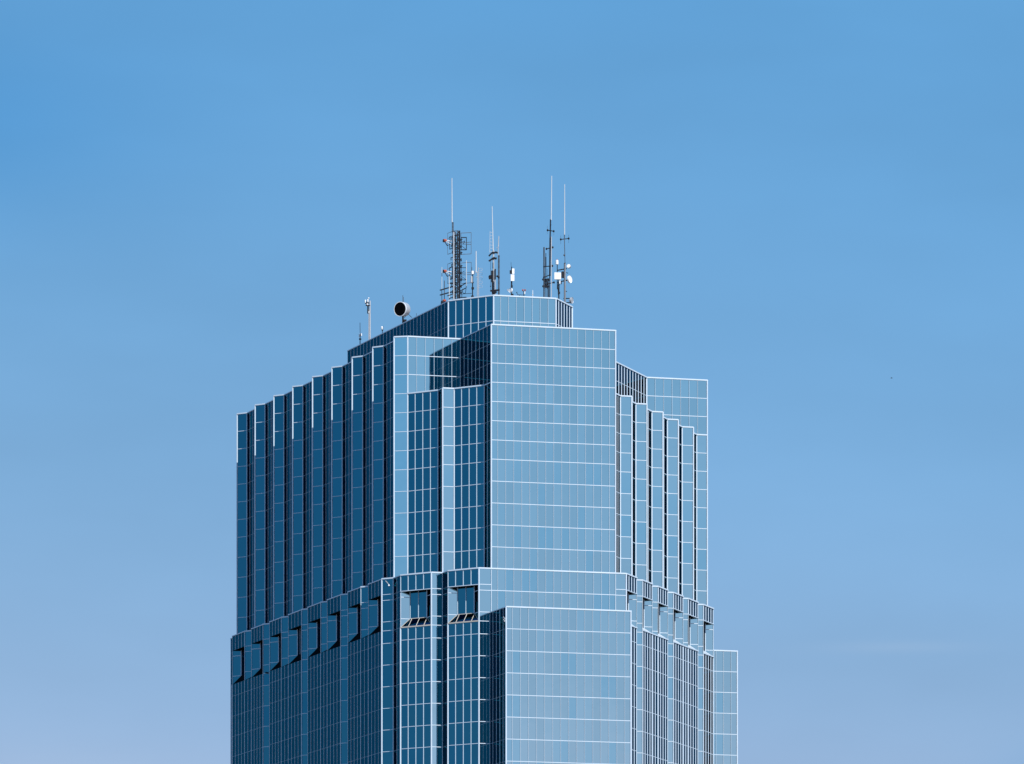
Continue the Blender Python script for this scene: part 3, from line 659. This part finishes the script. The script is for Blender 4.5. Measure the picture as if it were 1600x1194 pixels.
# 10 dish mast
Y = 1060.5
t = thing('dish_mast', 'rightmost tall mast with pale dishes, a dark box and a white whip', 'radio mast', RB(882.6, Y), G_MAST)
b = PB_(Y); b.t(882.0, 356, 881.8, 372, .09); b.t(881.8, 372, 882.6, 400, .07); b.t(880.7, 398, 882.6, 400, .15); b.t(882.6, 400, 882.8, 412, .06); b.build('upper_pole', M_MID, t)
b = PB_(Y); lattice(b, 882.4, 411, None, 1.0, 18, .06, .035, .25, 1, True); b.build('lattice_frame', M_DARK, t)
b = PB_(Y); b.t(882.9, 412, 882.7, None, .09, -.5, -.5); b.build('conduit', M_GALV, t)
b = PB_(Y); b.t(882.1, 367, 882.3, 288, .11, 0, 0, 8, .07); b.build('whip_antenna', M_WHIP, t)
for (x0, y0, x1, y1, r) in ((876.2, 374.2, 888.6, 372.8, .08), (871.5, 422.4, 885.4, 419.8, .11), (876, 440, 888, 437.6, .11), (883, 455, 885.6, 455.6, .08), (880.6, 466.6, 890, 466.4, .10), (884, 473.2, 892, 472.6, .10), (885, 426, 887.4, 427, .07)):
    q = PB_(Y); q.t(x0, y0, x1, y1, r, -.1, .2)
    if y0 < 400:
        for x, y in ((x0, y0), (x1, y1)): q.lathe(q.p(x, y), (0, 0, 1), [(-.22, .05), (-.1, .17), (.1, .17), (.22, .05)], 8); q.t(x, y-6, x, y+7, .02)
    q.build('cross_arm', M_DARK, t)
b = PB_(Y); b.bx(880.2, 429.4, 5.6, 9.6, .5, -.2, .2); b.bx(876.8, 442.6, 1.6, 3, .3); b.build('equipment_box', M_DARK, t)
dish('drum_dish', t, Y, 888.6, 416, .40, (-.3, -.95, .15), M_GALV, .3, .1, M_WHITE)
dish('dish', t, Y, 891.0, 436.4, .74, (.86, -.5, .05), M_WHITE, .3)
dish('parapet_dish', t, Y+1, 893.4, 469.6, .62, (.9, -.35, -.05), M_GALV, .25, .1)

# ---- left edge of the penthouse roof
def edgeY(x): return go(PM, -dLD, x).y
Y = edgeY(577)+3.0
t = thing('camera_pole', 'tall pale pole with a white cluster of lamps near the left end of the roof', 'pole', RB(577.4, Y))
b = PB_(Y); b.t(576.6, 484, 576.4, None, .12, .1, .1); b.build('back_pole', M_GALV, t)
b = PB_(Y); b.t(578.2, 470, 578.3, None, .12, 0, 0, 8); b.build('front_pole', M_GALV, t)
b = PB_(Y); b.t(575, 478, 575, 490, .16); b.t(570.5, 474, 577, 473.5, .14); b.t(571.5, 477.2, 578.5, 477.4, .14); b.t(573, 471, 573, 477, .1); b.build('bracket', M_DARK, t)
for (x, y, w_, h_) in ((570.8, 471, 1.6, 5), (574.6, 470, 2.6, 4.6), (576, 465.9, 2.6, 1.8), (574, 475.6, 3, 2.4), (576.4, 488, 1.4, 3)):
    q = PB_(Y); k = Y/F_PX; q.lathe(q.p(x, y+h_/2, -.4), (0, 0, 1), [(0, w_*k*.4), (.05, w_*k*.5), (h_*k-.05, w_*k*.5), (h_*k, w_*k*.3)], 10); q.build('lamp_head', M_WHITE, t, True)
Y = edgeY(562.8)+2.5
t = thing('small_antenna', 'short rod antenna with pale clutter at the far left of the roof', 'antenna', RB(562.8, Y))
b = PB_(Y); b.t(562.5, 504.3, 562.7, 522, .05); b.t(562.7, 522, 562.5, None, .09); b.bx(562.8, 530, 3.6, 2, .3); b.t(560.6, 522.6, 563, 527, .06); b.t(564.8, 522, 562.8, 526, .07); b.build('rod', M_DARK, t)
b = PB_(Y); b.bx(561.2, 525, 1.2, 4, .2, -.2); b.bx(564.4, 523, 1.8, 4, .2, -.3, .3); b.bx(562.6, 521.6, 1.6, 1.6, .2, -.2); b.build('small_panel', M_WHITE, t)
Y = edgeY(597)+2.5
t = thing('white_sensor', 'tiny white capped sensor just above the roof edge', 'sensor', RB(597.2, Y))
b = PB_(Y); b.t(597.4, 516, 597.6, None, .07); b.t(598.6, 509, 598.4, 517, .03); b.bx(597.4, 516.2, 2.2, 1.4, .2); b.build('post', M_DARK, t)
b = PB_(Y); b.lathe(b.p(596.8, 515), (0, 0, 1), [(0, .12), (.1, .2), (.55, .2), (.65, .08)], 10); b.build('cap', M_WHITE, t, True)
Y = edgeY(630)+3.0
t = thing('drum_antenna', 'large round drum dish with black open face on a post at the left roof edge', 'dish antenna', RB(629.6, Y))
k = Y/F_PX; ax = Vector((-.52, -.84, -.10)).normalized()
b = PB_(Y); c = b.p(625.2, 483.0, -.7); R_ = 11.1*k
b.lathe(c, ax, [(-2.0, R_*.5), (-1.9, R_*.82), (-1.7, R_*.95), (-1.45, R_), (0, R_), (.03, R_*.96), (-.1, R_*.92)], 36); dr = b.build('drum', M_GALV, t, True)
b = PB_(Y); n_ = 36
b.lathe(c+ax*.0, ax, [(-.12, R_*1.03), (.06, R_*1.03), (.06, R_*.95), (.0, R_*.94)], n_); b.f = b.f[:-2]; b.build('rim', M_WHITE, dr, True)
b = PB_(Y); b.lathe(c-ax*.05, ax, [(0, R_*.92), (.09, R_*.94)], 36); b.build('open_face', principled('drum_inside', (.004, .004, .005), 1.0, 0, 0, 1, 0.0), dr)
b = PB_(Y); b.t(629.6, 492, 629.6, None, .17); b.bx(633, 501.4, 4.6, 3.6, .6); b.t(635.6, 488.5, 643.5, 496.5, .05); b.t(634, 492.5, 632, 497, .06); b.build('post', M_DARK, t)
b = PB_(Y); b.t(629.4, 472, 629.4, 461.5, .05); b.t(630.6, 472.5, 630.6, 464, .04); b.build('rod', M_MID, t)
Y = edgeY(650.6)+2.0
t = thing('thin_spike', 'very thin spike on the sloping looking roofline right of the drum dish', 'lightning rod', RB(650.6, Y))
b = PB_(Y); b.t(650.6, 489.5, 650.6, None, .04); b.build('rod', M_MID, t)
b = PB_(Y); b.bx(650.6, 497, 1.2, 1.2, .15); b.build('rod_base', M_GALV, t)

# ---- fittings on the facade
q0 = go(B6, dM, 602.0); k = q0.y/F_PX
t = thing('facade_lamp', 'small pale lamp on a slanting arm on the wide bay ending the left side', 'lamp', (q0.x, q0.y-.1, Z((HY-913)*k)))
b = PB_(q0.y-.35); b.t(602.4, 907.6, 607.2, 912.8, .06); b.t(602.4, 907.6, 602.4, 908.4, .05, 0, .35); b.build('arm', M_GALV, t)
b = PB_(q0.y-.4); b.lathe(b.p(607.7, 916.4), (0, 0, 1), [(0, .08), (.1, .17), (.3, .15), (.4, .05)], 10); b.build('lamp_head', M_WHITE, t, True)
q0 = go(sp[1][1], dM, 416.5); k = q0.y/F_PX
t = thing('facade_floodlight', 'small black floodlight on a narrow bay of the left side', 'lamp', (q0.x, q0.y-.1, Z((HY-1052)*k)))
b = PB_(q0.y-.4); b.bx(416.4, 1051.3, 3.6, 1.8, .35, 0, .3); b.t(414.6, 1051.6, 416, 1049.6, .06); b.t(416.4, 1051.3, 416.4, 1051.3-.01, .1, 0, .4); b.build('lamp_head', M_DARK, t)
q0 = CF
k = q0.y/F_PX
t = thing('facade_antenna', 'small pale whisker antenna clamped beside the left edge of the lower front wall', 'antenna', (q0.x-.3, q0.y-.1, Z((HY-967)*k)))
b = PB_(q0.y-.3); b.t(786.2, 963.6, 789.4, 967.4, .05); b.t(786.2, 967.4, 789.4, 970.4, .05); b.t(787.2, 970, 789.4, 971.8, .04); b.t(789.4, 965, 789.4, 972, .04); b.build('whisker', M_GALV, t)

# ---- a bird far off in the sky
t = thing('bird', 'tiny dark bird flying alone in the clear sky right of the tower', 'bird', P(1393, 591, 1000))
b = PB_(1000.0); c = b.p(1393, 591)
b.lathe(c-Vector((.16, 0, 0)), (1, 0, .1), [(0, .015), (.06, .05), (.16, .065), (.26, .05), (.32, .03), (.36, .035), (.41, .01)], 10)
for sg in (-1, 1):
    b.poly([c+Vector((.06, 0, .02)), c+Vector((-.06, 0, .02)), c+Vector((-.1, sg*.22, .10)), c+Vector((-.02, sg*.4, .06)), c+Vector((.04, sg*.2, .12))])
b.poly([c+Vector((-.14, -.02, 0)), c+Vector((-.30, -.05, 0)), c+Vector((-.30, .05, 0)), c+Vector((-.14, .02, 0))])
b.build('body', M_BIRD, t, True)
